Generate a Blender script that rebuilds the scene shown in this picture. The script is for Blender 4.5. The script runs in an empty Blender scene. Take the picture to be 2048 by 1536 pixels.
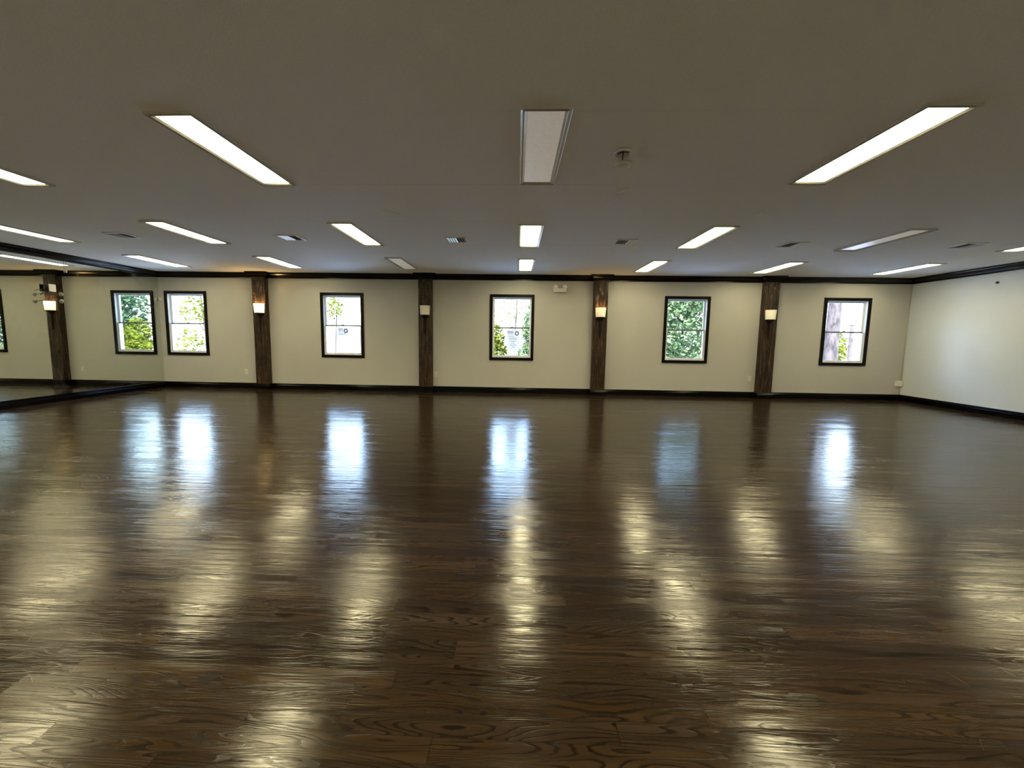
import bpy, bmesh, math, random
from mathutils import Vector, Matrix, noise as mnoise

# ------------------------------------------------------------------ camera, sky, sun, exposure
scn = bpy.context.scene
COL = scn.collection
CZ = 1.2884                       # eye height
H = 2.7202                        # ceiling height
D = 9.3235                        # distance to the window wall
XL, XR, YB = -8.4653, 8.7425, -3.2

def camera_setup():
    pitch, roll, yaw = 0.102, 0.0142, -0.0335
    cp, sp = math.cos(pitch), math.sin(pitch)
    cy, sy = math.cos(yaw), math.sin(yaw)
    fwd = Vector((sy*cp, cy*cp, -sp))
    r0 = Vector((cy, -sy, 0)); u0 = r0.cross(fwd)
    cr, sr = math.cos(roll), math.sin(roll)
    right = r0*cr + u0*sr
    up = u0*cr - r0*sr
    cam = bpy.data.cameras.new('camera')
    cam.sensor_width = 36.0
    cam.sensor_fit = 'HORIZONTAL'
    cam.lens = 800.0/2048*36.0
    cam.shift_x = 19.8434/2048
    cam.shift_y = -10.2464/2048
    cam.clip_start = 0.05
    cam.clip_end = 500
    o = bpy.data.objects.new('camera', cam)
    m = Matrix((right, up, -fwd)).transposed().to_4x4()
    m.translation = Vector((0, 0, CZ))
    o.matrix_world = m
    COL.objects.link(o)
    scn.camera = o
camera_setup()

scn.view_settings.view_transform = 'Standard'
scn.view_settings.look = 'None'
scn.view_settings.gamma = 1.0
scn.view_settings.use_curve_mapping = False
scn.view_settings.exposure = 0.2
scn.cycles.use_denoising = True
scn.cycles.sample_clamp_indirect = 6.0
scn.cycles.max_bounces = 12
scn.cycles.diffuse_bounces = 6

LAMP = 30.0           # radiance of the lit ceiling diffusers
SKY = 2.0            # multiplies the sky gradient

def world_setup():
    w = bpy.data.worlds.new('overcast_bright_sky'); scn.world = w
    w.use_nodes = True
    nt = w.node_tree; nt.nodes.clear()
    out = nt.nodes.new('ShaderNodeOutputWorld')
    bg = nt.nodes.new('ShaderNodeBackground')
    tc = nt.nodes.new('ShaderNodeTexCoord')
    sep = nt.nodes.new('ShaderNodeSeparateXYZ')
    mr = nt.nodes.new('ShaderNodeMapRange')
    mr.inputs['From Min'].default_value = -0.15
    mr.inputs['From Max'].default_value = 0.85
    cr = nt.nodes.new('ShaderNodeValToRGB')
    e = cr.color_ramp.elements
    e[0].position = 0.0; e[0].color = (0.25, 0.265, 0.28, 1)
    e[1].position = 1.0; e[1].color = (0.10, 0.22, 0.55, 1)
    for p, c in ((0.14, (0.32, 0.335, 0.36, 1)), (0.25, (0.40, 0.42, 0.45, 1)), (0.33, (0.80, 0.92, 1.05, 1)), (0.43, (0.50, 0.73, 1.10, 1)), (0.58, (0.32, 0.55, 1.0, 1))):
        n = e.new(p); n.color = c
    nt.links.new(tc.outputs['Generated'], sep.inputs[0])
    nt.links.new(sep.outputs['Z'], mr.inputs['Value'])
    nt.links.new(mr.outputs[0], cr.inputs[0])
    nt.links.new(cr.outputs[0], bg.inputs['Color'])
    bg.inputs['Strength'].default_value = 7.0*SKY
    nt.links.new(bg.outputs[0], out.inputs[0])
world_setup()

sun = bpy.data.lights.new('sun', 'SUN')
sun.energy = 42.0; sun.angle = math.radians(3); sun.color = (1.0, 0.98, 0.95)
so = bpy.data.objects.new('sun', sun); COL.objects.link(so)
so.rotation_euler = (math.radians(48), 0, math.radians(-25))   # from behind the building, onto the trees

# ------------------------------------------------------------------ helpers
def bm_new(): return bmesh.new()

def bx(bm, x0, x1, y0, y1, z0, z1, mat=0):
    v = [bm.verts.new(p) for p in ((x0,y0,z0),(x1,y0,z0),(x1,y1,z0),(x0,y1,z0),(x0,y0,z1),(x1,y0,z1),(x1,y1,z1),(x0,y1,z1))]
    for f in ((0,3,2,1),(4,5,6,7),(0,1,5,4),(1,2,6,5),(2,3,7,6),(3,0,4,7)):
        fc = bm.faces.new([v[i] for i in f]); fc.material_index = mat
    return v

def quad(bm, pts, mat=0):
    f = bm.faces.new([bm.verts.new(p) for p in pts]); f.material_index = mat
    return f

def lathe(bm, prof, seg=24, c=(0,0,0), axis='Z', a0=0.0, a1=2*math.pi, mat=0, smooth=True):
    """revolve (radius, height) pairs about an axis through c"""
    full = abs(a1-a0-2*math.pi) < 1e-6
    n = seg if full else seg+1
    rings = []
    for r, h in prof:
        ring = []
        for i in range(n):
            a = a0+(a1-a0)*i/seg
            p = (r*math.cos(a), r*math.sin(a), h)
            if axis == 'Y': p = (p[0], p[2], p[1])
            if axis == 'X': p = (p[2], p[0], p[1])
            ring.append(bm.verts.new((c[0]+p[0], c[1]+p[1], c[2]+p[2])))
        rings.append(ring)
    for a, b in zip(rings, rings[1:]):
        for i in range(n if full else n-1):
            j = (i+1) % n
            f = bm.faces.new((a[i], a[j], b[j], b[i])); f.smooth = smooth; f.material_index = mat
    return rings

def tube(bm, pts, r, seg=8, mat=0):
    pts = [Vector(p) for p in pts]
    rad = r if isinstance(r, (list, tuple)) else [r]*len(pts)
    rings = []
    for i, p in enumerate(pts):
        t = (pts[min(i+1, len(pts)-1)]-pts[max(i-1, 0)]).normalized()
        a = Vector((0,0,1)) if abs(t.z) < 0.9 else Vector((1,0,0))
        u = t.cross(a).normalized(); w = t.cross(u)
        rings.append([bm.verts.new(p+(u*math.cos(2*math.pi*k/seg)+w*math.sin(2*math.pi*k/seg))*rad[i]) for k in range(seg)])
    for a, b in zip(rings, rings[1:]):
        for k in range(seg):
            f = bm.faces.new((a[k], a[(k+1)%seg], b[(k+1)%seg], b[k])); f.smooth = True; f.material_index = mat
    for ring in (rings[0], rings[-1]):
        f = bm.faces.new(ring); f.material_index = mat

def obj(name, bm, mats, parent=None, bevel=0.0, loc=None):
    bmesh.ops.recalc_face_normals(bm, faces=bm.faces)
    me = bpy.data.meshes.new(name); bm.to_mesh(me); bm.free()
    for m in (mats if isinstance(mats, (list, tuple)) else [mats]): me.materials.append(m)
    o = bpy.data.objects.new(name, me); COL.objects.link(o)
    if parent is not None: o.parent = parent
    if loc: o.location = loc
    if bevel:
        b = o.modifiers.new('bevel', 'BEVEL'); b.width = bevel; b.segments = 2; b.limit_method = 'ANGLE'
    return o

def tag(o, label, cat, group=None, kind=None):
    o['label'] = label; o['category'] = cat
    if group: o['group'] = group
    if kind: o['kind'] = kind
    return o

def thing(name, label, cat, loc=(0,0,0), rotz=0.0, group=None, kind=None):
    o = bpy.data.objects.new(name, None); COL.objects.link(o)
    o.empty_display_size = 0.1
    o.location = loc; o.rotation_euler = (0, 0, rotz)
    return tag(o, label, cat, group, kind)

def copy_tree(o, parent=None):
    c = o.copy(); COL.objects.link(c)
    if parent is not None: c.parent = parent
    for ch in list(o.children): copy_tree(ch, c)
    return c

# ------------------------------------------------------------------ materials
class N:
    """small node-graph helper"""
    def __init__(self, name):
        self.m = bpy.data.materials.new(name); self.m.use_nodes = True
        self.t = self.m.node_tree; self.t.nodes.clear()
        self.out = self.t.nodes.new('ShaderNodeOutputMaterial')
    def n(self, kind, **kw):
        nd = self.t.nodes.new('ShaderNode'+kind)
        for k, v in kw.items(): setattr(nd, k, v)
        return nd
    def l(self, a, b): self.t.links.new(a, b)
    def math(self, op, a, b=None, c=None):
        nd = self.n('Math', operation=op)
        for i, v in enumerate((a, b, c)):
            if v is None: continue
            if isinstance(v, (int, float)): nd.inputs[i].default_value = v
            else: self.l(v, nd.inputs[i])
        return nd.outputs[0]
    def xyz(self, x, y, z=0.0):
        nd = self.n('CombineXYZ')
        for i, v in enumerate((x, y, z)):
            if isinstance(v, (int, float)): nd.inputs[i].default_value = v
            else: self.l(v, nd.inputs[i])
        return nd.outputs[0]
    def noise(self, vec, scale=1.0, detail=3.0, rough=0.5, dist=0.0):
        nd = self.n('TexNoise'); self.l(vec, nd.inputs['Vector'])
        nd.inputs['Scale'].default_value = scale; nd.inputs['Detail'].default_value = detail
        nd.inputs['Roughness'].default_value = rough; nd.inputs['Distortion'].default_value = dist
        return nd.outputs['Fac']
    def ramp(self, fac, stops):
        nd = self.n('ValToRGB'); self.l(fac, nd.inputs[0]); e = nd.color_ramp.elements
        e[0].position, e[0].color = stops[0][0], (*stops[0][1], 1)
        e[1].position, e[1].color = stops[-1][0], (*stops[-1][1], 1)
        for p, c in stops[1:-1]:
            q = e.new(p); q.color = (*c, 1)
        return nd.outputs[0]
    def rng(self, v, a, b, c, d, smooth=False):
        nd = self.n('MapRange'); self.l(v, nd.inputs['Value'])
        if smooth: nd.interpolation_type = 'SMOOTHSTEP'
        for k, x in zip(('From Min', 'From Max', 'To Min', 'To Max'), (a, b, c, d)): nd.inputs[k].default_value = x
        return nd.outputs[0]
    def mix(self, fac, a, b, blend='MIX'):
        nd = self.n('Mix', data_type='RGBA', blend_type=blend)
        for s, v in ((nd.inputs[0], fac), (nd.inputs[6], a), (nd.inputs[7], b)):
            if isinstance(v, (int, float)): s.default_value = v
            elif isinstance(v, tuple): s.default_value = (*v, 1) if len(v) == 3 else v
            else: self.l(v, s)
        return nd.outputs[2]
    def bump(self, height, strength=0.3, dist=0.01, normal=None):
        nd = self.n('Bump'); self.l(height, nd.inputs['Height'])
        nd.inputs['Strength'].default_value = strength; nd.inputs['Distance'].default_value = dist
        if normal is not None: self.l(normal, nd.inputs['Normal'])
        return nd.outputs[0]
    def principled(self, color=None, rough=0.5, normal=None, **kw):
        p = self.n('BsdfPrincipled')
        if color is not None:
            if isinstance(color, tuple): p.inputs['Base Color'].default_value = (*color, 1)
            else: self.l(color, p.inputs['Base Color'])
        if isinstance(rough, (int, float)): p.inputs['Roughness'].default_value = rough
        else: self.l(rough, p.inputs['Roughness'])
        if normal is not None: self.l(normal, p.inputs['Normal'])
        for k, v in kw.items(): p.inputs[k].default_value = v
        self.l(p.outputs[0], self.out.inputs[0])
        return p
    def obj_xyz(self):
        tc = self.n('TexCoord'); s = self.n('SeparateXYZ'); self.l(tc.outputs['Object'], s.inputs[0])
        return tc.outputs['Object'], s.outputs[0], s.outputs[1], s.outputs[2]

def plain(name, color, rough=0.5, **kw):
    g = N(name); vec, *_ = g.obj_xyz()
    n = g.noise(vec, 60, 2)
    c = g.mix(g.rng(n, 0.3, 0.7, 0.0, 1.0), tuple(x*0.93 for x in color), tuple(min(1, x*1.05) for x in color))
    g.principled(c, rough, **kw)
    return g.m

def mat_wall(name, c0, c1):
    g = N(name); vec, x, y, z = g.obj_xyz()
    big = g.noise(vec, 0.8, 3); fine = g.noise(vec, 140, 3)
    c = g.mix(g.rng(big, 0.3, 0.7, 0, 1), c0, c1)
    g.principled(c, 0.6, g.bump(fine, 0.25, 0.004)); return g.m
def mat_ceiling():
    g = N('matt_ceiling_paint'); vec, x, y, z = g.obj_xyz()
    fine = g.noise(vec, 90, 4, 0.7)
    wob = g.noise(g.xyz(g.math('MULTIPLY', x, 0.25), g.math('MULTIPLY', y, 1.2)), 1.0, 3)
    seam = g.math('ABSOLUTE', g.math('SUBTRACT', g.math('FRACT', g.math('DIVIDE', g.math('ADD', y, 0.35), 1.22)), 0.5))
    seam = g.math('MULTIPLY', g.rng(seam, 0.0, 0.02, 1, 0, True), g.rng(wob, 0.45, 0.6, 0, 1))
    c = g.mix(g.rng(g.noise(vec, 110, 2, 0.8), 0.25, 0.75, 0, 1), (0.84, 0.82, 0.77), (0.92, 0.90, 0.85))
    c = g.mix(g.math('MULTIPLY', seam, 0.12), c, (0.25, 0.23, 0.2))
    g.principled(c, 0.75, g.bump(fine, 0.5, 0.006)); return g.m

def mat_floor():
    g = N('dark_stained_oak_planks'); vec, x, y, z = g.obj_xyz()
    PW, PL = 0.083, 1.25
    yr = g.math('DIVIDE', y, PW)
    row = g.math('FLOOR', yr); fy = g.math('FRACT', yr)
    wn = g.n('TexWhiteNoise', noise_dimensions='1D'); g.l(row, wn.inputs['W'])
    xs = g.math('DIVIDE', g.math('ADD', x, g.math('MULTIPLY', wn.outputs['Value'], 9.7)), PL)
    colm = g.math('FLOOR', xs); fx = g.math('FRACT', xs)
    w2 = g.n('TexWhiteNoise', noise_dimensions='2D'); g.l(g.xyz(colm, row), w2.inputs['Vector'])
    s3 = g.n('SeparateColor'); g.l(w2.outputs['Color'], s3.inputs[0])
    r1, r2, r3 = s3.outputs
    # cathedral grain: contour lines of a stretched noise, its own patch for every plank
    ox = g.math('ADD', x, g.math('MULTIPLY', r1, 91.0)); oy = g.math('ADD', y, g.math('MULTIPLY', r2, 57.0))
    jag = g.noise(g.xyz(g.math('MULTIPLY', ox, 14), g.math('MULTIPLY', oy, 60), 0.0), 1, 2)
    f1 = g.noise(g.xyz(g.math('MULTIPLY', ox, 1.5), g.math('MULTIPLY', oy, 13.0), g.math('MULTIPLY', r3, 20)), 1, 1.0, 0.4)
    amp = g.rng(r3, 0, 1, 7.0, 20.0)
    field = g.math('ADD', g.math('MULTIPLY', f1, amp), g.math('ADD', g.math('MULTIPLY', oy, 45.0), g.math('MULTIPLY', jag, 0.5)))
    ring = g.math('FRACT', field)
    dark = g.math('MULTIPLY', g.rng(ring, 0.52, 0.88, 0, 1, True), g.rng(ring, 0.90, 0.98, 1, 0, True))
    fib = g.noise(g.xyz(g.math('MULTIPLY', ox, 9), g.math('MULTIPLY', oy, 420), 0.0), 1, 3, 0.6)
    dark = g.math('MULTIPLY', dark, g.rng(fib, 0.3, 0.62, 0.55, 1.0))
    dark = g.math('MAXIMUM', dark, g.math('MULTIPLY', g.rng(fib, 0.56, 0.74, 0, 1), 0.5))
    tone = g.rng(r1, 0, 1, 0.66, 1.28)
    base = g.ramp(g.noise(g.xyz(g.math('MULTIPLY', ox, 2), g.math('MULTIPLY', oy, 30), 0.0), 1, 3),
                  [(0.25, (0.027, 0.0155, 0.0078)), (0.5, (0.040, 0.0237, 0.0122)), (0.78, (0.056, 0.0345, 0.0185))])
    hs = g.n('HueSaturation'); g.l(base, hs.inputs['Color']); g.l(tone, hs.inputs['Value'])
    g.l(g.rng(r2, 0, 1, 0.8, 1.1), hs.inputs['Saturation'])
    c = g.mix(dark, hs.outputs[0], (0.0045, 0.002, 0.0008))
    # plank seams
    ey = g.math('MINIMUM', fy, g.math('SUBTRACT', 1.0, fy))
    ex = g.math('MINIMUM', fx, g.math('SUBTRACT', 1.0, fx))
    seam = g.math('MAXIMUM', g.rng(ey, 0.004, 0.016, 1, 0), g.rng(ex, 0.0006, 0.0022, 1, 0))
    c = g.mix(g.math('MULTIPLY', seam, 0.65), c, (0.008, 0.005, 0.004))
    # dance-floor scratches, fine and pale, mostly toward the middle of the room
    sc = None
    for ang, off in ((0.9, 3.1), (1.9, 11.7), (2.6, 23.4)):
        ca, sa = math.cos(ang), math.sin(ang)
        u = g.math('ADD', g.math('MULTIPLY', x, ca), g.math('MULTIPLY', y, sa))
        v = g.math('SUBTRACT', g.math('MULTIPLY', y, ca), g.math('MULTIPLY', x, sa))
        q = g.noise(g.xyz(g.math('ADD', g.math('MULTIPLY', u, 5.0), off), g.math('MULTIPLY', v, 170.0), off), 1, 1.0)
        q = g.rng(q, 0.775, 0.80, 0, 1)
        sc = q if sc is None else g.math('MAXIMUM', sc, q)
    sc = g.math('MULTIPLY', sc, g.rng(g.noise(vec, 0.55, 2), 0.5, 0.62, 0, 1))
    c = g.mix(g.math('MULTIPLY', sc, 0.35), c, (0.30, 0.27, 0.24))
    # surface relief: cupped boards, grain pores, long hand-sanded ripples
    cup = g.math('MULTIPLY', g.math('SUBTRACT', fy, 0.5), g.math('SUBTRACT', fy, 0.5))
    rip = g.noise(g.xyz(g.math('MULTIPLY', x, 2.2), g.math('MULTIPLY', y, 26.0), 0.0), 1, 3, 0.55)
    tilt = g.math('MULTIPLY', g.math('SUBTRACT', fy, 0.5), g.math('SUBTRACT', r3, 0.5))
    hgt = g.math('ADD', g.math('MULTIPLY', rip, 0.0016), g.math('MULTIPLY', dark, -0.00016))
    hgt = g.math('ADD', hgt, g.math('MULTIPLY', cup, -0.0007))
    hgt = g.math('ADD', hgt, g.math('MULTIPLY', tilt, 0.0011))
    nrm = g.bump(hgt, 1.0, 1.0)
    rough = g.rng(g.noise(vec, 1.3, 4, 0.6), 0.3, 0.7, 0.14, 0.21)
    rough = g.math('ADD', rough, g.math('MULTIPLY', dark, 0.06))
    rough = g.math('ADD', rough, g.rng(r2, 0, 1, -0.04, 0.05))
    df = g.n('BsdfDiffuse'); g.l(c, df.inputs['Color']); g.l(nrm, df.inputs['Normal'])
    gl = g.n('BsdfGlossy', distribution='BECKMANN'); g.l(rough, gl.inputs['Roughness']); g.l(nrm, gl.inputs['Normal'])
    fr = g.n('Fresnel'); fr.inputs['IOR'].default_value = 1.53; g.l(nrm, fr.inputs['Normal'])
    mx = g.n('MixShader'); g.l(fr.outputs[0], mx.inputs[0]); g.l(df.outputs[0], mx.inputs[1]); g.l(gl.outputs[0], mx.inputs[2])
    g.l(mx.outputs[0], g.out.inputs[0])
    return g.m

def mat_post():
    g = N('rough_hewn_stained_timber'); vec, x, y, z = g.obj_xyz()
    oi = g.n('ObjectInfo')
    r = g.math('MULTIPLY', oi.outputs['Random'], 40.0)
    xx = g.math('ADD', x, r)
    st = g.noise(g.xyz(g.math('MULTIPLY', xx, 38), g.math('MULTIPLY', y, 38), g.math('MULTIPLY', z, 2.2)), 1, 4, 0.65)
    chop = g.noise(g.xyz(g.math('MULTIPLY', xx, 16), g.math('MULTIPLY', y, 16), g.math('MULTIPLY', z, 7.0)), 1, 3, 0.6)
    c = g.ramp(st, [(0.33, (0.004, 0.002, 0.001)), (0.5, (0.022, 0.011, 0.0055)), (0.68, (0.115, 0.066, 0.036))])
    # stain rubbed off in patches, mostly near the top
    wear = g.math('MULTIPLY', g.rng(chop, 0.52, 0.66, 0, 1), g.rng(z, 1.9, 2.45, 0.08, 0.75, True))
    c = g.mix(g.math('MULTIPLY', wear, 0.5), c, (0.30, 0.26, 0.20))
    h = g.math('ADD', g.math('MULTIPLY', st, 0.5), chop)
    g.principled(c, 0.34, g.bump(h, 1.0, 0.03), **{'Specular IOR Level': 0.25}); return g.m

def mat_trim(name, c0, rough=0.22, spec=0.2):
    g = N(name); vec, x, y, z = g.obj_xyz()
    n = g.noise(vec, 6, 3)
    c = g.mix(n, tuple(v*0.7 for v in c0), tuple(v*1.3 for v in c0))
    g.principled(c, rough, g.bump(g.noise(vec, 30, 2), 0.05, 0.003), **{'Specular IOR Level': spec}); return g.m

def mat_mirror():
    g = N('silvered_glass'); vec, x, y, z = g.obj_xyz()
    sm = g.noise(vec, 2.2, 5, 0.65, 0.8)
    spot = g.rng(z, 0.9, 1.7, 0, 1, True)
    fac = g.math('MULTIPLY', g.rng(sm, 0.56, 0.74, 0.0, 0.16, True), g.math('ADD', g.math('MULTIPLY', spot, 0.7), 0.3))
    gl = g.n('BsdfGlossy'); gl.inputs['Color'].default_value = (0.72, 0.76, 0.71, 1); gl.inputs['Roughness'].default_value = 0.0
    df = g.n('BsdfDiffuse'); df.inputs['Color'].default_value = (0.6, 0.62, 0.6, 1)
    mx = g.n('MixShader'); g.l(fac, mx.inputs[0]); g.l(gl.outputs[0], mx.inputs[1]); g.l(df.outputs[0], mx.inputs[2])
    g.l(mx.outputs[0], g.out.inputs[0]); return g.m

def mat_glass():
    g = N('window_glass')
    tr = g.n('BsdfTransparent'); tr.inputs[0].default_value = (0.93, 0.95, 0.94, 1)
    gl = g.n('BsdfGlossy'); gl.inputs['Roughness'].default_value = 0.02
    lw = g.n('LayerWeight'); lw.inputs['Blend'].default_value = 0.15
    mx = g.n('MixShader'); g.l(g.math('MULTIPLY', lw.outputs['Fresnel'], 0.7), mx.inputs[0])
    g.l(tr.outputs[0], mx.inputs[1]); g.l(gl.outputs[0], mx.inputs[2]); g.l(mx.outputs[0], g.out.inputs[0]); return g.m

def mat_lit(name, off, strength, tint=(1.0, 0.87, 0.50), width=0.30):
    """lit diffuser: brightest over its tube, which sits `off` metres from the middle"""
    g = N(name); vec, x, y, z = g.obj_xyz()
    d = g.math('ABSOLUTE', g.math('SUBTRACT', x, off))
    s = g.math('MULTIPLY', g.rng(d, 0.02, width, 1.0, 0.0, True), 1.0)
    ends = g.rng(g.math('ABSOLUTE', y), 0.45, 0.62, 1.0, 0.7, True)
    s = g.math('MULTIPLY', g.math('ADD', g.math('MULTIPLY', s, 0.85), 0.15), ends)
    em = g.n('Emission'); em.inputs['Color'].default_value = (*tint, 1)
    g.l(g.math('MULTIPLY', s, strength), em.inputs['Strength'])
    g.l(em.outputs[0], g.out.inputs[0]); return g.m

def mat_shade(name, strength):
    g = N(name); vec, x, y, z = g.obj_xyz()
    p = g.principled((0.78, 0.74, 0.66), 0.25)
    p.inputs['Subsurface Weight'].default_value = 0.0
    if strength:
        glow = g.rng(z, 0.0, 0.2, 0.35, 1.0, True)
        p.inputs['Emission Color'].default_value = (1.0, 0.68, 0.26, 1)
        g.l(g.math('MULTIPLY', glow, strength), p.inputs['Emission Strength'])
    return g.m

def mat_leaf(name, c0, c1):
    g = N(name); vec, x, y, z = g.obj_xyz()
    n = g.noise(vec, 1.7, 3)
    c = g.mix(g.rng(n, 0.3, 0.7, 0, 1), c0, c1)
    df = g.n('BsdfDiffuse'); g.l(c, df.inputs[0])
    tl = g.n('BsdfTranslucent'); g.l(c, tl.inputs[0])
    mx = g.n('MixShader'); mx.inputs[0].default_value = 0.35
    g.l(df.outputs[0], mx.inputs[1]); g.l(tl.outputs[0], mx.inputs[2]); g.l(mx.outputs[0], g.out.inputs[0]); return g.m

def mat_paper():
    g = N('thin_paper'); vec, x, y, z = g.obj_xyz()
    c = g.mix(g.noise(vec, 30, 2), (0.78, 0.82, 0.90), (0.84, 0.88, 0.95))
    df = g.n('BsdfDiffuse'); g.l(c, df.inputs[0])
    tl = g.n('BsdfTranslucent'); g.l(c, tl.inputs[0])
    mx = g.n('MixShader'); mx.inputs[0].default_value = 0.15
    g.l(df.outputs[0], mx.inputs[1]); g.l(tl.outputs[0], mx.inputs[2]); g.l(mx.outputs[0], g.out.inputs[0]); return g.m

def mat_bark(name, c0, c1):
    g = N(name); vec, x, y, z = g.obj_xyz()
    n = g.noise(g.xyz(g.math('MULTIPLY', x, 9), g.math('MULTIPLY', y, 9), g.math('MULTIPLY', z, 3)), 1, 5, 0.7)
    c = g.ramp(n, [(0.35, c0), (0.6, c1)])
    g.principled(c, 0.9, g.bump(n, 0.8, 0.03)); return g.m

M = dict(
    wall=mat_wall('warm_white_plaster', (0.415, 0.41, 0.39), (0.455, 0.45, 0.43)), wall_daylight_tint=mat_wall('daylight_tinted_plaster', (0.555, 0.60, 0.66), (0.605, 0.65, 0.71)), ceiling=mat_ceiling(), floor=mat_floor(), post=mat_post(),  # second plaster: the right wall's cool daylight is mixed into its colour
    crown=mat_trim('espresso_crown_paint', (0.0045, 0.0022, 0.0016), 0.25),
    base=mat_trim('gloss_black_paint', (0.0016, 0.0014, 0.0018), 0.2, 0.14),
    casing=mat_trim('black_brown_casing_paint', (0.004, 0.0032, 0.0022), 0.3, 0.12),
    vinyl=plain('white_vinyl', (0.72, 0.74, 0.76), 0.35),
    rail=plain('grey_weather_rail', (0.11, 0.115, 0.12), 0.4),
    glass=mat_glass(), mirror=mat_mirror(),
    white=plain('white_plastic', (0.70, 0.68, 0.62), 0.4),
    bright=plain('bright_white_plastic', (0.90, 0.89, 0.86), 0.4), ivory=plain('ivory_plastic', (0.60, 0.58, 0.52), 0.35), frame=plain('satin_steel', (0.72, 0.71, 0.69), 0.28, Metallic=0.55),
    black=plain('black_metal', (0.008, 0.007, 0.007), 0.35),
    bronze=plain('dark_bronze', (0.016, 0.010, 0.007), 0.3, Metallic=0.4),
    chrome=plain('chrome', (0.65, 0.64, 0.62), 0.18, Metallic=1.0),
    grey=plain('grey_metal', (0.32, 0.31, 0.30), 0.35, Metallic=0.6),
    dark=plain('dark_duct', (0.02, 0.018, 0.015), 0.8),
    slot=plain('dark_slot', (0.03, 0.03, 0.03), 0.6),
    unlit=plain('unlit_acrylic', (0.80, 0.78, 0.74), 0.3), dim=plain('unlit_acrylic_glow_added', (0.78, 0.76, 0.72), 0.3, **{'Emission Color': (1.0, 0.9, 0.76, 1), 'Emission Strength': 0.17}),  # second acrylic: faint glow added to diffusers of switched-off ceiling lights
    lit=mat_lit('lit_acrylic', 0.0, LAMP),
    lit_right=mat_lit('lit_acrylic_tube_to_one_side', 0.07, LAMP, width=0.27),
    lit_left=mat_lit('lit_acrylic_tube_to_other_side', -0.06, LAMP, width=0.27),
    shade_on=mat_shade('glowing_glass', 7.0), shade_dim=mat_shade('faintly_glowing_glass', 0.7), shade_off=mat_shade('opal_glass', 0.0),
    paper=mat_paper(), ink=plain('grey_ink', (0.16, 0.17, 0.20), 0.9),
    concrete=plain('pale_concrete', (0.62, 0.62, 0.62), 0.9),
)

def set_kind(o, label, cat): return tag(o, label, cat, kind='structure')

# ------------------------------------------------------------------ room shell
WT = 0.16    # wall thickness
WX = [-7.8168, -4.0736, -0.1058, 3.8616, 7.3882]        # window centres
WZ0, WZ1, WW = 0.7717, 2.2835, 1.0202                   # outer edges of the black casing
CAS = 0.066                                             # casing width

b = bm_new(); bx(b, XL-0.2, XR+0.2, YB-0.2, D+WT, -0.12, 0.0)
set_kind(obj('floor', b, M['floor']), 'glossy dark stained oak plank floor across the whole hall', 'floor')
b = bm_new(); bx(b, XL-0.2, XR+0.2, YB-0.2, D+WT+0.4, H, H+0.2)
set_kind(obj('ceiling', b, M['ceiling']), 'flat painted ceiling over the whole hall', 'ceiling')

def wall_far():
    b = bm_new()
    ox = []
    for x in WX: ox += [x-WW/2+CAS-0.012, x+WW/2-CAS+0.012]
    xs = [XL-0.2]+ox+[XR+0.2]
    zs = [0.0, WZ0+CAS-0.012, WZ1-CAS+0.012, H]
    for i in range(len(xs)-1):
        for k in range(3):
            hole = (k == 1 and i % 2 == 1)
            x0, x1, z0, z1 = xs[i], xs[i+1], zs[k], zs[k+1]
            if not hole:
                quad(b, [(x0,D,z0),(x1,D,z0),(x1,D,z1),(x0,D,z1)]); quad(b, [(x0,D+WT,z0),(x0,D+WT,z1),(x1,D+WT,z1),(x1,D+WT,z0)])
            else:
                quad(b, [(x0,D,z0),(x0,D+WT,z0),(x1,D+WT,z0),(x1,D,z0)]); quad(b, [(x0,D,z1),(x1,D,z1),(x1,D+WT,z1),(x0,D+WT,z1)])
                quad(b, [(x0,D,z0),(x0,D,z1),(x0,D+WT,z1),(x0,D+WT,z0)]); quad(b, [(x1,D,z0),(x1,D+WT,z0),(x1,D+WT,z1),(x1,D,z1)])
    for zz in (0.0, H): quad(b, [(xs[0],D,zz),(xs[-1],D,zz),(xs[-1],D+WT,zz),(xs[0],D+WT,zz)])
    for xx in (xs[0], xs[-1]): quad(b, [(xx,D,0),(xx,D+WT,0),(xx,D+WT,H),(xx,D,H)])
    bmesh.ops.remove_doubles(b, verts=b.verts, dist=1e-5)
    return obj('wall_far', b, M['wall'])
set_kind(wall_far(), 'pale painted window wall at the end of the hall', 'wall')
b = bm_new(); bx(b, XL-0.2, XL-0.006, YB-0.2, D, 0, H)
set_kind(obj('wall_left', b, M['wall']), 'pale side wall carrying the big mirror', 'wall')
b = bm_new(); bx(b, XR, XR+0.2, YB-0.2, D, 0, H)
set_kind(obj('wall_right', b, M['wall_daylight_tint']), 'plain white side wall without mirror or windows', 'wall')
b = bm_new(); bx(b, XL-0.2, XR+0.2, YB-0.2, YB, 0, H)
set_kind(obj('wall_back', b, M['wall_daylight_tint']), 'plain wall behind the viewer', 'wall')

# posts along the window wall: (front x0, x1)
POSTS = [(-6.120, -5.812), (-2.249, -1.940), (1.738, 2.050), (5.488, 5.800)]
PP = 0.14    # how far they stand out

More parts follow.
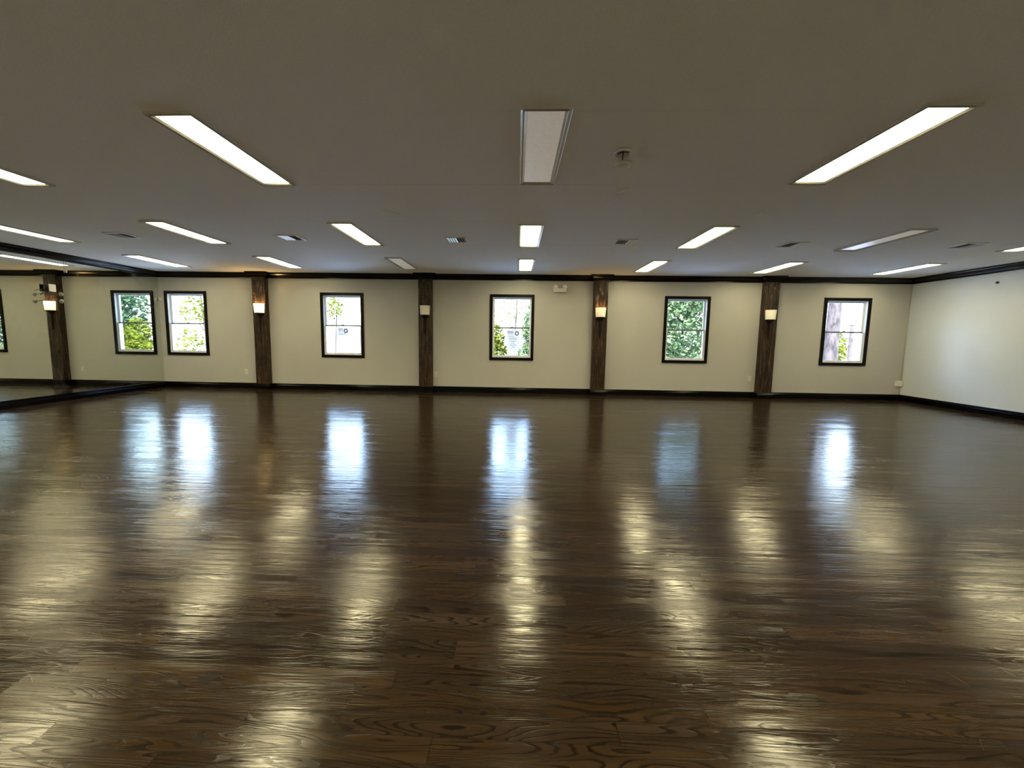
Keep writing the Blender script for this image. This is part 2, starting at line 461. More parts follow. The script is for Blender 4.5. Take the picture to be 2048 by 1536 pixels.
def sweep(path, prof):
    """path: plan points, room on the right of travel; prof: (offset into room, z)"""
    b = bm_new(); pts = [Vector(p) for p in path]; offs = []
    for i, p in enumerate(pts):
        ns = []
        if i > 0: t = (pts[i]-pts[i-1]).normalized(); ns.append(Vector((t.y, -t.x)))
        if i < len(pts)-1: t = (pts[i+1]-pts[i]).normalized(); ns.append(Vector((t.y, -t.x)))
        n = ns[0] if len(ns) == 1 else (ns[0]+ns[1])/(1+ns[0].dot(ns[1]))
        offs.append(n)
    rings = [[b.verts.new((p.x+n.x*o, p.y+n.y*o, z)) for o, z in prof] for p, n in zip(pts, offs)]
    for a, c in zip(rings, rings[1:]):
        for k in range(len(prof)):
            b.faces.new((a[k], a[(k+1)%len(prof)], c[(k+1)%len(prof)], c[k]))
    for ring in (rings[0], rings[-1]): b.faces.new(ring)
    return b
CROWN = [(0.0,H),(0.095,H),(0.095,H-0.016),(0.086,H-0.022),(0.080,H-0.040),(0.062,H-0.058),(0.040,H-0.074),(0.030,H-0.092),(0.028,H-0.100),(0.018,H-0.106),(0.018,H-0.125),(0.0,H-0.125)]
BASE = [(0.0,0.0),(0.024,0.0),(0.024,0.088),(0.020,0.094),(0.020,0.106),(0.013,0.114),(0.013,0.126),(0.008,0.134),(0.0,0.134)]
BASEL = [(0.0,0.0),(0.036,0.0),(0.036,0.074),(0.030,0.080),(0.030,0.100),(0.022,0.106),(0.022,0.126),(0.014,0.134),(0.0,0.134)]
def far_path(e, x0, x1):
    p = [(x0, D)]
    for a, c in POSTS: p += [(a-e, D), (a-e, D-PP-e), (c+e, D-PP-e), (c+e, D)]
    return p+[(x1, D)]
set_kind(obj('trim_1', sweep(far_path(0.0, XL, XR), CROWN), M['crown']), 'dark crown moulding along the window wall, stepping round the posts', 'moulding')
set_kind(obj('trim_2', sweep([(XL, YB), (XL, D)], CROWN), M['crown']), 'dark crown moulding above the mirror', 'moulding')
set_kind(obj('trim_3', sweep([(XR, D), (XR, YB)], CROWN), M['crown']), 'dark crown moulding along the plain right wall', 'moulding')
set_kind(obj('baseboard_far', sweep(far_path(0.0, XL, XR), BASE), M['base']), 'black skirting along the window wall, wrapping the posts', 'skirting')
set_kind(obj('baseboard_left', sweep([(XL, YB), (XL, D)], BASEL), M['base']), 'black stepped skirting under the mirror', 'skirting')
set_kind(obj('baseboard_right', sweep([(XR, D), (XR, YB)], BASE), M['base']), 'black skirting along the plain right wall', 'skirting')

# ------------------------------------------------------------------ windows (double hung)
def ring_xz(b, x0, x1, z0, z1, w, y0, y1, wt=None, wb=None):
    wt = w if wt is None else wt; wb = w if wb is None else wb
    bx(b, x0, x0+w, y0, y1, z0, z1); bx(b, x1-w, x1, y0, y1, z0, z1)
    bx(b, x0+w, x1-w, y0, y1, z1-wt, z1); bx(b, x0+w, x1-w, y0, y1, z0, z0+wb)
def build_window():
    root = thing('window_1', '', 'window', (WX[0], D, 0), kind='structure')
    hw = WW/2
    b = bm_new(); ring_xz(b, -hw, hw, WZ0, WZ1, CAS, -0.024, -0.0005)
    obj('casing', b, M['casing'], root, 0.004)
    x0, x1, z0, z1 = -hw+CAS-0.012, hw-CAS+0.012, WZ0+CAS-0.012, WZ1-CAS+0.012
    b = bm_new()
    ring_xz(b, x0+0.001, x1-0.001, z0+0.001, z1-0.001, 0.014, -0.0005, 0.150)
    bx(b, x0+0.014, x0+0.026, 0.055, 0.064, z0+0.014, z1-0.014); bx(b, x1-0.026, x1-0.014, 0.055, 0.064, z0+0.014, z1-0.014)  # parting stops
    obj('jamb_liner', b, M['vinyl'], root)
    zm = 0.5*(WZ0+WZ1)-0.005
    xi0, xi1, zi0, zi1 = x0+0.016, x1-0.016, z0+0.016, z1-0.016
    s = bm_new(); ring_xz(s, xi0, xi1, zm-0.012, zi1, 0.036, 0.068, 0.098, 0.036, 0.026)
    us = obj('upper_sash', s, M['vinyl'], root, 0.003)
    p = bm_new(); bx(p, xi0+0.034, xi1-0.034, 0.081, 0.085, zm+0.012, zi1-0.034); obj('pane', p, M['glass'], us)
    s = bm_new()
    w = 0.034
    bx(s, xi0, xi0+w, 0.020, 0.052, zi0, zm+0.012); bx(s, xi1-w, xi1, 0.020, 0.052, zi0, zm+0.012)
    bx(s, xi0+w, xi1-w, 0.020, 0.052, zi0, zi0+0.046)
    ls = obj('lower_sash', s, M['vinyl'], root, 0.003)
    r = bm_new(); bx(r, xi0+w, xi1-w, 0.016, 0.056, zm-0.016, zm+0.015)
    mr = obj('meeting_rail', r, M['rail'], ls, 0.002); mr['label'] = 'dark grey meeting rail'
    p = bm_new(); bx(p, xi0+w-0.002, xi1-w+0.002, 0.034, 0.038, zi0+0.044, zm-0.011); obj('pane', p, M['glass'], ls)
    k = bm_new(); bx(k, -0.035, 0.035, 0.018, 0.044, zm+0.013, zm+0.020); lathe(k, [(0.0,0.0),(0.016,0.0),(0.014,0.014),(0.0,0.016)], 12, (0.004, 0.03, zm+0.019))
    obj('sash_lock', k, M['grey'], root)
    return root
wlab = ['black framed sash window beside the mirror, leaves only at its right half',
        'black framed sash window with a small half-sheet notice on its lower pane',
        'black framed sash window with a long notice on its lower pane',
        'black framed sash window filled with green foliage',
        'black framed sash window showing a thick bare trunk, nearest the plain right wall']
w0 = build_window()
for i, x in enumerate(WX):
    o = w0 if i == 0 else copy_tree(w0)
    o.name = 'window_%d' % (i+1); o.location.x = x; o['label'] = wlab[i]

# ------------------------------------------------------------------ mirror
b = bm_new(); bx(b, XL-0.006, XL, YB+0.02, D-0.004, 0.134, H-0.125)
tag(obj('wall_mirror', b, M['mirror']), 'wall-wide mirror over the black stepped skirting, slightly smudged', 'mirror')

# ------------------------------------------------------------------ timber posts
def post(x0, x1, seed, label):
    b = bm_new(); nx, nz = 8, 60; w = x1-x0
    plan = [(0.0, -0.002), (0.0, -PP*0.5), (0.004, -PP+0.006)]+[(w*k/nx, -PP) for k in range(1, nx)]+[(w-0.004, -PP+0.006), (w, -PP*0.5), (w, -0.002)]
    rows = []
    for k in range(nz+1):
        z = H*k/nz; row = []
        for px, py in plan:
            d = 0.0
            if py <= -PP+0.01 and 0.16 < z < H-0.14:        # adze marks on the face, always cut inwards
                d = 0.007*abs(mnoise.noise(Vector((px*24+seed*9, seed, z*4.5))))
            row.append(b.verts.new((x0+px, D+py+d, z)))
        rows.append(row)
    for a, c in zip(rows, rows[1:]):
        for k in range(len(plan)-1): b.faces.new((a[k], a[k+1], c[k+1], c[k]))
        b.faces.new((a[-1], a[0], c[0], c[-1]))
    b.faces.new(rows[0]); b.faces.new(rows[-1])
    return tag(obj('timber_post', b, M['post']), label, 'post', 'rough timber posts along the window wall')
plab = ['rough dark timber post with the brightest glowing sconce, nearest the mirror',
        'rough dark timber post with glossy streaks under an unlit sconce, between the two notice windows',
        'rough dark timber post with a dimly glowing sconce, scuffed pale at its top',
        'rough dark timber post with an unlit white sconce, nearest the plain right wall']
for i, (a, c) in enumerate(POSTS): post(a, c, i+1, plab[i])

# ------------------------------------------------------------------ sconces
def build_sconce():
    root = thing('wall_sconce', '', 'sconce')
    b = bm_new()     # half-round opal shade, open at the top, a little wider there
    w = 0.118
    for r_in, rev in ((w, False), (w-0.006, True)):
        pass
    lathe(b, [(w-0.012, 0.0), (w, 0.205), (w-0.006, 0.205), (w-0.018, 0.004), (w-0.012, 0.0)], 28, (0, 0, 0), 'Z', math.pi, 2*math.pi)
    sh = obj('shade', b, M['shade_on'], root)
    b = bm_new()     # bottom disc under the shade and the tapering torch body
    rg = lathe(b, [(0.104, 0.0), (0.102, -0.022), (0.084, -0.036), (0.062, -0.066), (0.042, -0.080), (0.034, -0.11), (0.030, -0.32), (0.020, -0.42), (0.006, -0.46)], 20, (0, 0, 0), 'Z', math.pi, 2*math.pi)
    quad_top = [v for v in rg[0]]; b.faces.new(quad_top)
    for a, c in zip(rg, rg[1:]): b.faces.new((a[0], c[0], c[-1], a[-1]))
    obj('torch_body', b, M['bronze'], root)
    b = bm_new(); bx(b, -0.05, 0.05, -0.012, 0.0, 0.01, 0.19); obj('back_plate', b, M['bronze'], root, 0.003)
    b = bm_new(); lathe(b, [(0.001, 0.03), (0.014, 0.032), (0.014, 0.09), (0.024, 0.13), (0.026, 0.155), (0.018, 0.178), (0.001, 0.186)], 16, (0, -0.055, 0))
    obj('bulb', b, M['unlit'], root)
    return root
# (x of centre, z of the shade's foot, kind)
SC = [(-5.955, 1.790, 'on'), (-2.092, 1.790, 'off'), (1.890, 1.787, 'dim'), (5.632, 1.780, 'off')]
slab = ['brightly glowing torch sconce on the post nearest the mirror', 'unlit torch sconce above glossy streaks, between the two notice windows',
        'torch sconce with a dim warm glow on a scuffed post', 'unlit white torch sconce on the post nearest the plain right wall']
s0 = build_sconce()
def bulb_mat(k):
    g = N('bulb_'+k); e = g.n('Emission'); e.inputs[0].default_value = (1.0, 0.62, 0.24, 1)
    e.inputs[1].default_value = {'on': 420.0, 'dim': 150.0}[k]; g.l(e.outputs[0], g.out.inputs[0]); return g.m
sconces = [s0]+[copy_tree(s0) for _ in SC[1:]]
for o, (x, z, k), lab in zip(sconces, SC, slab):
    o.location = (x, D-PP, z); tag(o, lab, 'sconce', 'torch sconces on the timber posts')
    for ch in o.children:
        nm = ch.name.split('.')[0]
        if nm == 'shade' and k != 'on': ch.data = ch.data.copy(); ch.data.materials[0] = M['shade_'+k]
        if nm == 'bulb' and k != 'off': ch.data = ch.data.copy(); ch.data.materials[0] = bulb_mat(k)

# ------------------------------------------------------------------ ceiling lights
def build_light():
    root = thing('ceiling_light', '', 'ceiling light')
    def ring_xy(b, hx, hy, w, z0, z1):
        bx(b, -hx, -hx+w, -hy, hy, z0, z1); bx(b, hx-w, hx, -hy, hy, z0, z1)
        bx(b, -hx+w, hx-w, -hy, -hy+w, z0, z1); bx(b, -hx+w, hx-w, hy-w, hy, z0, z1)
    def frame(hx, hy, prof):      # prof: (inset from the outer edge, z), closed, mitred at the corners
        b = bm_new()
        rings = [[b.verts.new((sx*(hx-o), sy*(hy-o), z)) for o, z in prof] for sx, sy in ((-1,-1),(1,-1),(1,1),(-1,1))]
        for i in range(4):
            a, c = rings[i], rings[(i+1) % 4]
            for k in range(len(prof)): b.faces.new((a[k], a[(k+1) % len(prof)], c[(k+1) % len(prof)], c[k]))
        return b
    obj('flange', frame(0.1623, 0.620, [(0, 0), (0, -0.016), (0.003, -0.018), (0.021, -0.006), (0.021, 0)]), M['frame'], root)
    obj('door_frame', frame(0.1393, 0.597, [(0, 0), (0, -0.014), (0.003, -0.016), (0.019, -0.006), (0.019, 0)]), M['frame'], root)
    b = bm_new(); bx(b, -0.118, 0.118, -0.576, 0.576, -0.006, -0.001)
    obj('diffuser', b, M['lit'], root)
    return root
LX = lambda c: 0.1661+2.4386*c
row1 = lambda c: 5.837+0.035*c
row2 = lambda c: 8.065+0.038*c
LIGHTS = [
    (LX(-2), 3.330, 'lit', 'lit troffer light cut by the left edge, front row level with the unlit one'),
    (-2.290, 3.300, 'lit_right', 'big lit troffer light whose dimmer half faces the mirror, front row'),
    (LX(0), 3.265, 'dim', 'big unlit grey troffer light overhead, faint glow added, beside the hanging sprinkler'),
    (LX(1)-0.010, 3.248, 'lit_left', 'big lit troffer light yellowing toward the plain right wall, front row'),
    (LX(-3), row1(-3), 'lit', 'lit troffer light next to the mirror in the middle row, cut by the left edge'),
    (LX(-2), row1(-2), 'lit', 'lit troffer light between the two vents nearest the mirror'),
    (LX(-1), row1(-1), 'lit', 'lit troffer light in the middle row between the second and third vents from the mirror'),
    (LX(0), row1(0), 'lit', 'lit troffer light straight beyond the big unlit one, middle row'),
    (LX(1), row1(1), 'lit', 'lit troffer light in the middle row between the fourth and fifth vents from the mirror'),
    (LX(2)+0.03, row1(2)+0.05, 'dim', 'mostly unlit troffer light in the middle row, faint glow added, toward the plain right wall'),
    (LX(3), row1(3), 'lit', 'lit troffer light cut by the right edge above the plain right wall'),
    (LX(-3), row2(-3), 'lit', 'lit troffer light nearest the corner of mirror and window wall'),
    (LX(-2), row2(-2), 'lit', 'lit troffer light near the crown above the brightest sconce'),
    (LX(-1), row2(-1), 'dim', 'small unlit troffer light, faint glow added, near the crown between the two notice windows'),
    (LX(0), row2(0), 'lit', 'lit troffer light over the window with the long notice'),
    (LX(1), row2(1), 'lit', 'lit troffer light in the far row, between the long-notice and foliage windows'),
    (LX(2), row2(2), 'lit', 'lit troffer light in the far row over the post nearest the right wall'),
    (LX(3), row2(3), 'lit', 'lit troffer light in the far row over the trunk-view window, by the right corner'),
]
for r_, y_ in enumerate((0.69, -1.85)):            # unseen rows added behind the viewer to brighten the front ceiling
    for c in range(-3, 4):
        LIGHTS.append((LX(c), y_, 'lit', 'added unseen lit troffer light behind the viewer, %s row, %s' % (('second', 'last')[r_],
            ('by the mirror', 'two from the mirror', 'left of the middle', 'in the middle', 'right of the middle', 'two from the right wall', 'by the right wall')[c+3])))
l0 = build_light()
for i, (x, y, k, lab) in enumerate(LIGHTS):
    o = l0 if i == 0 else copy_tree(l0)
    o.location = (x, y, H); tag(o, lab, 'ceiling light', 'troffer lights in rows on the ceiling')
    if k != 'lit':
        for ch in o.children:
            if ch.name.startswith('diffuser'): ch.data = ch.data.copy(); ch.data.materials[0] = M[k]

# ------------------------------------------------------------------ ceiling vents
def build_vent():
    root = thing('air_vent', '', 'vent')
    b = bm_new(); hx, hy, w = 0.155, 0.155, 0.028
    bx(b, -hx, -hx+w, -hy, hy, -0.010, 0); bx(b, hx-w, hx, -hy, hy, -0.010, 0)
    bx(b, -hx+w, hx-w, -hy, -hy+w, -0.010, 0); bx(b, -hx+w, hx-w, hy-w, hy, -0.010, 0)
    obj('vent_frame', b, M['frame'], root, 0.003)
    b = bm_new(); bx(b, -hx+w, hx-w, -hy+w, hy-w, -0.0015, -0.0003); obj('duct_opening', b, M['dark'], root)
    b = bm_new()
    n = 7
    for k in range(n):
        x = -hx+w+(2*(hx-w))*(k+0.5)/n
        s = 1 if k >= n/2 else -1
        v = [(x-0.004*s, -hy+w, -0.002), (x+0.014*s, -hy+w, -0.013), (x+0.014*s, hy-w, -0.013), (x-0.004*s, hy-w, -0.002)]
        t = 0.0018
        top = [b.verts.new(p) for p in v]; bot = [b.verts.new((p[0], p[1], p[2]-t)) for p in v]
        b.faces.new(top); b.faces.new(bot[::-1])
        for q in range(4): b.faces.new((top[q], top[(q+1)%4], bot[(q+1)%4], bot[q]))
    obj('louvres', b, M['frame'], root)
    return root
VENTS = [(-5.836, 5.888), (-3.346, 5.971), (-0.900, 6.046), (1.571, 6.113), (4.058, 6.218), (6.508, 6.198)]
vlab = ['ceiling vent nearest the mirror', 'ceiling vent second from the mirror, between two lit lights',
        'ceiling vent with bright louvres between two lit lights left of the long-notice window', 'ceiling vent just right of the two centre-line lights',
        'ceiling vent between a lit light and the mostly unlit middle-row light', 'ceiling vent nearest the plain right wall']
v0 = build_vent()
for i, (x, y) in enumerate(VENTS):
    o = v0 if i == 0 else copy_tree(v0)
    o.location = (x, y, H); tag(o, vlab[i], 'vent', 'square louvred vents in a row on the ceiling')

# ------------------------------------------------------------------ sprinkler, plate, hooks
t = thing('ceiling_sprinkler', 'small sprinkler with dark stem and round rim beside the big unlit light', 'sprinkler', (0.790, 3.243, H))
b = bm_new(); lathe(b, [(0.040, 0.0), (0.064, 0.0), (0.068, -0.010), (0.066, -0.024), (0.058, -0.026), (0.050, -0.006), (0.001, -0.004)], 32); obj('escutcheon', b, M['frame'], t)
b = bm_new(); lathe(b, [(0.001, -0.002), (0.010, -0.002), (0.010, -0.012), (0.0045, -0.016), (0.004, -0.058), (0.006, -0.062), (0.001, -0.064)], 14); obj('stem', b, M['black'], t)
b = bm_new()
for k in range(5):
    a = 2*math.pi*k/5; tube(b, [(0.012*math.cos(a), 0.012*math.sin(a), -0.007), (0.042*math.cos(a), 0.042*math.sin(a), -0.010)], 0.0035, 6)
obj('clip_ring', b, M['black'], t)
b = bm_new(); lathe(b, [(0.001, 0.0), (0.064, 0.0), (0.066, -0.010), (0.058, -0.022), (0.001, -0.026)], 32)
tag(obj('ceiling_cover_plate', b, M['white'], loc=(0.850, 3.466, H)), 'round ceiling-coloured cover plate just beyond the sprinkler', 'cover plate')
def hook(pts, label):
    b = bm_new(); rings = []                 # a thin bent strip standing on edge below the ceiling
    for i, (x, y, dz) in enumerate(pts):
        a, c = pts[max(i-1, 0)], pts[min(i+1, len(pts)-1)]
        t = Vector((c[0]-a[0], c[1]-a[1])).normalized()*0.003
        rings.append([b.verts.new((x-t.y, y+t.x, H)), b.verts.new((x+t.y, y-t.x, H)), b.verts.new((x+t.y, y-t.x, H-0.010-dz)), b.verts.new((x-t.y, y+t.x, H-0.010-dz))])
    for p, q in zip(rings, rings[1:]):
        for k in range(4): b.faces.new((p[k], p[(k+1) % 4], q[(k+1) % 4], q[k]))
    b.faces.new(rings[0]); b.faces.new(rings[-1])
    tag(obj('ceiling_hook', b, M['bright']), label, 'hook', 'bent white hooks in the ceiling')
hook([(-1.545, 4.690, 0.0), (-1.52, 4.700, 0.008), (-1.455, 4.715, 0.008), (-1.43, 4.73, 0.006), (-1.40, 4.79, 0.008), (-1.395, 4.82, 0.004)], 'bent bright ceiling hook left of the centre-line lights')
hook([(0.955, 4.130, 0.0), (0.97, 4.105, 0.008), (1.01, 4.055, 0.009), (1.045, 4.020, 0.004)], 'straight slanting pale ceiling hook beyond the sprinkler')
hook([(2.665, 4.745, 0.0), (2.69, 4.735, 0.007), (2.73, 4.755, 0.007), (2.79, 4.765, 0.004)], 'faint pale ceiling hook nearest the lit front light toward the right wall')

# ------------------------------------------------------------------ emergency light
t = thing('emergency_light', 'white twin-head emergency light under the crown right of the long-notice window', 'emergency light', (0.975, D, 2.372))
b = bm_new(); bx(b, -0.140, 0.140, -0.062, 0.0, -0.030, 0.058); obj('housing', b, M['white'], t, 0.008)
for sx in (-1, 1):
    b = bm_new(); lathe(b, [(0.001, 0.0), (0.024, 0.002), (0.050, -0.050), (0.052, -0.062), (0.046, -0.062), (0.001, -0.050)], 18, (sx*0.105, -0.045, 0.075), 'Y')
    h = obj('lamp_head', b, M['white'], t)
    b = bm_new(); lathe(b, [(0.001, -0.056), (0.045, -0.058), (0.045, -0.060), (0.001, -0.063)], 18, (sx*0.105, -0.045, 0.075), 'Y'); obj('lens', b, M['unlit'], h)

# ------------------------------------------------------------------ outlets, corner boxes, knob
def outlet(x, z, label):
    t = thing('wall_outlet', label, 'outlet', (x, D, z), group='outlets on the window wall')
    b = bm_new(); bx(b, -0.037, 0.037, -0.007, 0.0, -0.060, 0.060); obj('cover_plate', b, M['ivory'], t, 0.003)
    for dz in (-0.024, 0.024):
        b = bm_new(); bx(b, -0.017, 0.017, -0.009, -0.006, dz-0.015, dz+0.015); so_ = obj('socket', b, M['ivory'], t, 0.002)
        b = bm_new(); bx(b, -0.009, -0.006, -0.0098, -0.0085, dz-0.004, dz+0.008); bx(b, 0.006, 0.009, -0.0098, -0.0085, dz-0.004, dz+0.008); obj('slots', b, M['slot'], so_)
outlet(-6.433, 0.406, 'small white outlet left of the post nearest the mirror')
outlet(-1.868, 0.421, 'small white outlet right against the post between the notice windows')
outlet(5.367, 0.443, 'white outlet left of the post nearest the plain right wall')

t = thing('conduit_box', 'white junction box with thin conduit in the corner by the right wall', 'junction box', (8.668, D, 0.387))
b = bm_new(); bx(b, -0.075, 0.062, -0.055, 0.0, -0.062, 0.062); obj('box_cover', b, M['white'], t, 0.006)
b = bm_new(); tube(b, [(0.052, -0.012, 0.06), (0.056, -0.012, 0.9), (0.058, -0.012, H-0.387-0.12)], 0.007, 8)
tube(b, [(0.030, -0.012, -0.06), (0.030, -0.012, -0.25)], 0.007, 8); obj('conduit', b, M['wall'], t)
t = thing('corner_sensor', 'small white sensor box on the thin strip between mirror and window wall', 'sensor', (XL, D, 2.083))
b = bm_new(); bx(b, 0.022, 0.075, -0.040, 0.0, -0.040, 0.040); obj('sensor_box', b, M['white'], t, 0.006)
b = bm_new(); bx(b, 0.0, 0.012, -0.008, 0.0, -2.083+0.135, H-0.126-2.083); obj('corner_strip', b, M['wall'], t)
b = bm_new(); lathe(b, [(0.001, 0.0), (0.018, 0.0), (0.022, -0.012), (0.020, -0.022), (0.001, -0.026)], 16, (XR, 7.728, 2.419), 'X')
tag(obj('wall_grommet', b, M['black']), 'small round black grommet high on the plain right wall', 'grommet')

# ------------------------------------------------------------------ bracket left on the mirror, pull cord
t = thing('mirror_bracket', 'black bracket with white plate, knobs and curled cables mounted on the mirror', 'bracket', (XL, 7.05, 2.07))
b = bm_new(); bx(b, 0.0, 0.018, -0.045, 0.045, -0.07, 0.07); bx(b, 0.018, 0.088, -0.014, 0.014, -0.014, 0.014); obj('mounting_block', b, M['black'], t, 0.002)
b = bm_new(); bx(b, 0.088, 0.096, -0.050, 0.058, -0.066, 0.066); obj('plate', b, [M['white']], t, 0.002)
b = bm_new(); bx(b, 0.080, 0.0875, -0.046, 0.054, -0.062, 0.062); obj('plate_back', b, M['black'], t)
for zz in (-0.113, -0.237):
    b = bm_new(); tube(b, [(0.004, 0.0, zz+0.02), (0.12, 0.0, zz+0.01), (0.236, 0.0, zz)], 0.006, 8); a = obj('arm', b, M['black'], t)
    b = bm_new(); lathe(b, [(0.010, -0.008), (0.036, -0.010), (0.040, 0.0), (0.030, 0.010), (0.010, 0.012), (0.001, 0.006)], 20, (0.25, 0.0, zz), 'Y'); obj('knob', b, M['grey'], a)
b = bm_new(); tube(b, [(0.09, -0.02, -0.055), (0.05, -0.03, -0.045), (0.02, -0.06, -0.035), (0.03, -0.12, -0.04), (0.05, -0.16, -0.07)], 0.005, 6)
tube(b, [(0.02, -0.02, -0.06), (0.05, -0.05, -0.10), (0.04, -0.08, -0.13)], 0.005, 6); obj('cable', b, M['black'], t)
t = thing('pull_cord', 'thin pull cord with a white bead hanging below the crown over the mirror', 'cord', (XL+0.020, 7.372, H-0.125))
b = bm_new(); tube(b, [(0, 0, 0.012), (0.001, 0, -0.08), (0, 0, -0.17)], 0.003, 6); obj('string', b, M['grey'], t)
b = bm_new(); lathe(b, [(0.001, 0.02), (0.010, 0.014), (0.013, -0.004), (0.009, -0.024), (0.001, -0.03)], 12, (0, 0, -0.18)); obj('bead', b, M['white'], t)

# ------------------------------------------------------------------ notices taped to the panes
def notice(name, label, x, z0, z1, w, rows):
    t = thing(name, label, 'notice', (x, D+0.0315, z0), group='paper notices on the window panes')
    h = z1-z0
    rnd = random.Random(int(h*1000)); dashes = []
    for (x0, x1, zt, th) in rows:                       # blurred lines of print, broken into word-long dashes
        xx = x0
        while xx < x1-0.008:
            ln = min(rnd.uniform(0.016, 0.04), x1-xx)
            dashes.append((-w/2+xx, -w/2+xx+ln, h-zt-th, h-zt)); xx += ln+0.007
    xs = sorted({-w/2, w/2} | {round(v, 4) for d in dashes for v in d[:2]}); zs = sorted({0.0, h} | {round(v, 4) for d in dashes for v in d[2:]})
    b = bm_new(); g = [[b.verts.new((x_, 0.0, z_)) for z_ in zs] for x_ in xs]
    for i in range(len(xs)-1):
        for k in range(len(zs)-1):
            f = b.faces.new((g[i][k], g[i+1][k], g[i+1][k+1], g[i][k+1]))
            cx, cz = (xs[i]+xs[i+1])/2, (zs[k]+zs[k+1])/2
            f.material_index = int(any(a <= cx <= c and e <= cz <= q for a, c, e, q in dashes))
    obj('sheet', b, [M['paper'], M['ink']], t)
    b = bm_new(); lathe(b, [(0.026, -0.0012), (0.050, -0.0012), (0.050, -0.0004), (0.026, -0.0004), (0.026, -0.0012)], 28, (w/2-0.062, 0, h-0.066), 'Y')
    e = obj('round_emblem', b, M['ink'], t); e['label'] = 'dark ring emblem'
notice('paper_notice', 'small half-sheet paper notice with a dark ring emblem on a lower pane', -4.075, 1.283, 1.468, 0.246,
       [(0.012, 0.125, 0.012, 0.016), (0.012, 0.115, 0.040, 0.014), (0.020, 0.12, 0.068, 0.012), (0.012, 0.20, 0.115, 0.006), (0.012, 0.18, 0.135, 0.006), (0.012, 0.19, 0.155, 0.006)])
notice('paper_notice', 'long paper notice with a ring emblem and many printed lines on a lower pane', -0.068, 1.007, 1.463, 0.290,
       [(0.012, 0.15, 0.012, 0.018), (0.012, 0.15, 0.042, 0.016), (0.02, 0.15, 0.072, 0.012), (0.02, 0.17, 0.125, 0.012), (0.05, 0.23, 0.165, 0.011), (0.05, 0.23, 0.195, 0.011),
        (0.08, 0.21, 0.240, 0.012), (0.10, 0.19, 0.285, 0.012), (0.07, 0.22, 0.330, 0.012), (0.10, 0.19, 0.375, 0.012)])

# ------------------------------------------------------------------ a crumb on the floor
b = bm_new(); bmesh.ops.create_icosphere(b, subdivisions=1, radius=0.006)
for v in b.verts: v.co.z *= 0.5; v.co.x *= 1.6
tag(obj('paper_scrap', b, M['white'], loc=(1.995, 1.37, 0.003)), 'tiny white scrap lying on the floor near the right edge', 'scrap')

# ------------------------------------------------------------------ outdoors
GZ = -3.0
b = bm_new(); bx(b, -90, 90, D+WT+0.5, 150, GZ-0.2, GZ)
set_kind(obj('ground', b, M['concrete']), 'pale sunlit ground outside the windows', 'ground')

LEAF = dict(green=mat_leaf('leaf_green', (0.045, 0.075, 0.036), (0.115, 0.16, 0.072)),
            blue=mat_leaf('leaf_deep_green', (0.028, 0.055, 0.034), (0.075, 0.115, 0.06)),
            yellow=mat_leaf('leaf_yellow_green', (0.075, 0.09, 0.01), (0.13, 0.14, 0.022)))
BARK = dict(grey=mat_bark('bark_grey', (0.010, 0.0075, 0.008), (0.06, 0.046, 0.046)), dark=mat_bark('bark_dark', (0.015, 0.012, 0.010), (0.05, 0.042, 0.036)))

def tree(name, label, cat, x, y, trunk_r, blobs, leaf, n, size, bark='dark', seed=1, twigs=10, top=None):
    """blobs: (dx, dy, z, radius xy, radius z) crowns; trunk from the ground up to them"""
    rnd = random.Random(seed)
    t = thing(name, label, cat, (x, y, GZ))
    zt = top if top is not None else max(bz for _, _, bz, _, _ in blobs)
    b = bm_new()
    pts, rad = [], []
    for k in range(9):
        f = k/8; pts.append((0.12*math.sin(seed+f*3)*f, 0.1*math.cos(seed+f*2)*f, (zt-GZ)*f)); rad.append(trunk_r*(1.15-0.55*f))
    tube(b, pts, rad, 12); obj('trunk', b, BARK[bark], t)
    b = bm_new()
    for k in range(twigs):
        bl = blobs[k % len(blobs)]
        a = rnd.uniform(0, 6.28); z0 = (bl[2]-GZ)-bl[4]*rnd.uniform(-0.3, 0.9)
        p0 = Vector((0, 0, max(0.4, z0-0.5))); p2 = Vector((bl[0]+bl[3]*0.8*math.cos(a), bl[1]+bl[3]*0.8*math.sin(a), z0+bl[4]*0.4))
        p1 = (p0+p2)/2+Vector((rnd.uniform(-.2,.2), rnd.uniform(-.2,.2), 0.15))
        tube(b, [p0, p1, p2], [trunk_r*0.35, trunk_r*0.22, trunk_r*0.08], 6)
    obj('branches', b, BARK[bark], t)
    if n:
        b = bm_new(); tot = sum(q[3]*q[3]*q[4] for q in blobs)
        for (dx, dy, bz, rx, rz) in blobs:
            for _ in range(int(n*rx*rx*rz/tot)):
                while True:
                    p = Vector((rnd.uniform(-1,1), rnd.uniform(-1,1), rnd.uniform(-1,1)))
                    if p.length < 1: break
                if mnoise.noise(p*3.1+Vector((seed, 0, 0))) < -0.12: continue
                c = Vector((dx+p.x*rx, dy+p.y*rx, bz-GZ+p.z*rz))
                u = Vector((rnd.gauss(0,1), rnd.gauss(0,1), rnd.gauss(0,.6))).normalized(); v = u.cross(Vector((rnd.gauss(0,1), rnd.gauss(0,1), rnd.gauss(0,1)))).normalized()
                s = size*rnd.uniform(0.6, 1.4)
                quad(b, [c-u*s, c+v*s*0.45, c+u*s, c-v*s*0.45])
        obj('foliage', b, LEAF[leaf], t)
    return t
tree('broadleaf_tree', 'dense green tree filling the foliage window', 'tree', 7.6, 18.5, 0.08, [(0, 0, 3.9, 2.4, 1.5), (0, 0, 2.0, 2.6, 2.0), (-0.6, 0.4, -0.2, 2.2, 1.4)], 'green', 16000, 0.125, seed=3)
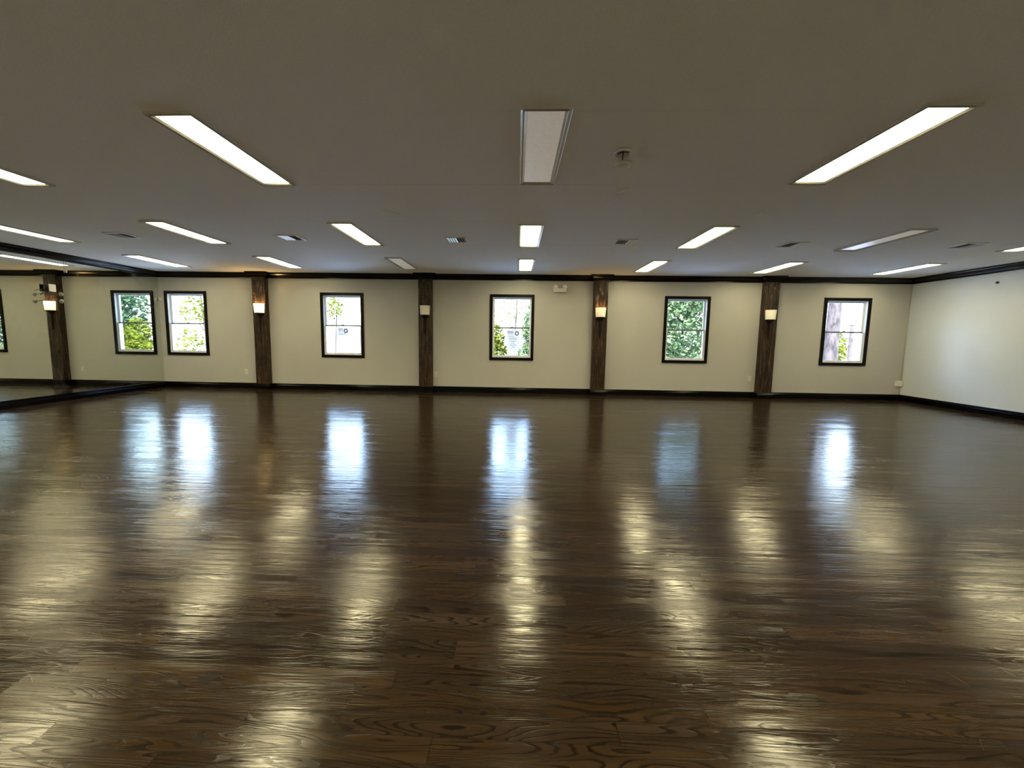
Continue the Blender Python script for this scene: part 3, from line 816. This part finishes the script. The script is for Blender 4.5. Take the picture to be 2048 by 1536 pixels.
tree('broadleaf_tree', 'green tree seen in the mirror beyond the reflected window', 'tree', 2.55, 18.0, 0.14, [(0.2, 0, 3.6, 1.9, 1.6), (0.2, 0, 2.6, 2.2, 1.6), (0.3, 0.3, 1.2, 1.9, 1.2)], 'blue', 13000, 0.12, seed=5)
tree('leafy_bush', 'yellow-green bush at the lower left of the long-notice window', 'bush', -0.85, 16.5, 0.05, [(0, 0, 0.0, 0.7, 1.3), (-0.15, 0, 1.2, 0.55, 0.7)], 'yellow', 4500, 0.085, seed=7, twigs=8)
tree('leafy_bush', 'green bush at the lower right of the long-notice window', 'bush', 0.50, 15.5, 0.05, [(0, 0, 0.1, 0.55, 1.1), (0.1, 0, 1.6, 0.4, 0.8)], 'green', 4500, 0.08, seed=8, twigs=8)
tree('leafy_bush', 'yellow-green sapling in front of the mirror-reflected tree', 'bush', -2.7, 14.2, 0.04, [(0, 0, 0.3, 0.8, 1.1)], 'yellow', 3600, 0.085, seed=9, twigs=6)
tree('slender_tree', 'slender sparse-leaved tree in the middle of the long-notice window', 'tree', -0.06, 20.0, 0.035, [(-0.45, 0, 2.7, 0.8, 1.0), (0.45, 0, 3.0, 0.4, 0.6)], 'yellow', 700, 0.06, seed=11, twigs=14, top=4.5)
tree('slender_tree', 'sparse yellow-leaved tree beyond the window beside the mirror', 'tree', -11.9, 15.0, 0.05, [(-0.55, 0, 0.75, 0.55, 0.75), (-0.2, 0, 2.2, 0.6, 0.55)], 'yellow', 1100, 0.075, seed=13, twigs=9, top=2.8)
tree('slender_tree', 'faint leafy branch tops beyond the small half-sheet notice', 'tree', -8.25, 18.0, 0.04, [(0.0, 0, 2.55, 0.5, 0.5)], 'yellow', 420, 0.075, seed=17, twigs=5, top=2.6)
tree('leafy_bush', 'yellow bush beside the thin pole outside the trunk-view window', 'bush', 15.55, 20.2, 0.05, [(-0.25, 0, 0.9, 0.8, 1.0)], 'yellow', 3000, 0.09, seed=19, twigs=6, top=1.2)
tree('thick_tree', 'thick bare grey-brown trunk outside the window nearest the right wall', 'tree', 9.98, 13.0, 0.20, [(0, 0, 6.5, 1.8, 1.0)], 'green', 0, 0.10, bark='grey', seed=23, twigs=9, top=6.5)
t = thing('utility_pole', 'thin wooden utility pole with a wire outside the trunk-view window', 'pole', (14.55, 18.0, GZ))
b = bm_new(); tube(b, [(0, 0, 0), (0, 0, 2.5), (0, 0, 5.05)], [0.10, 0.085, 0.075], 12); obj('pole', b, BARK['grey'], t)
b = bm_new(); lathe(b, [(0.001, 5.2), (0.09, 5.15), (0.11, 5.05), (0.001, 5.04)], 12); obj('cap', b, M['grey'], t)
b = bm_new(); tube(b, [(-1.6, 0.1, 4.7), (-0.8, 0.05, 4.56), (0, 0, 4.45), (1.6, 0, 4.35)], 0.018, 6); obj('wire', b, M['black'], t)
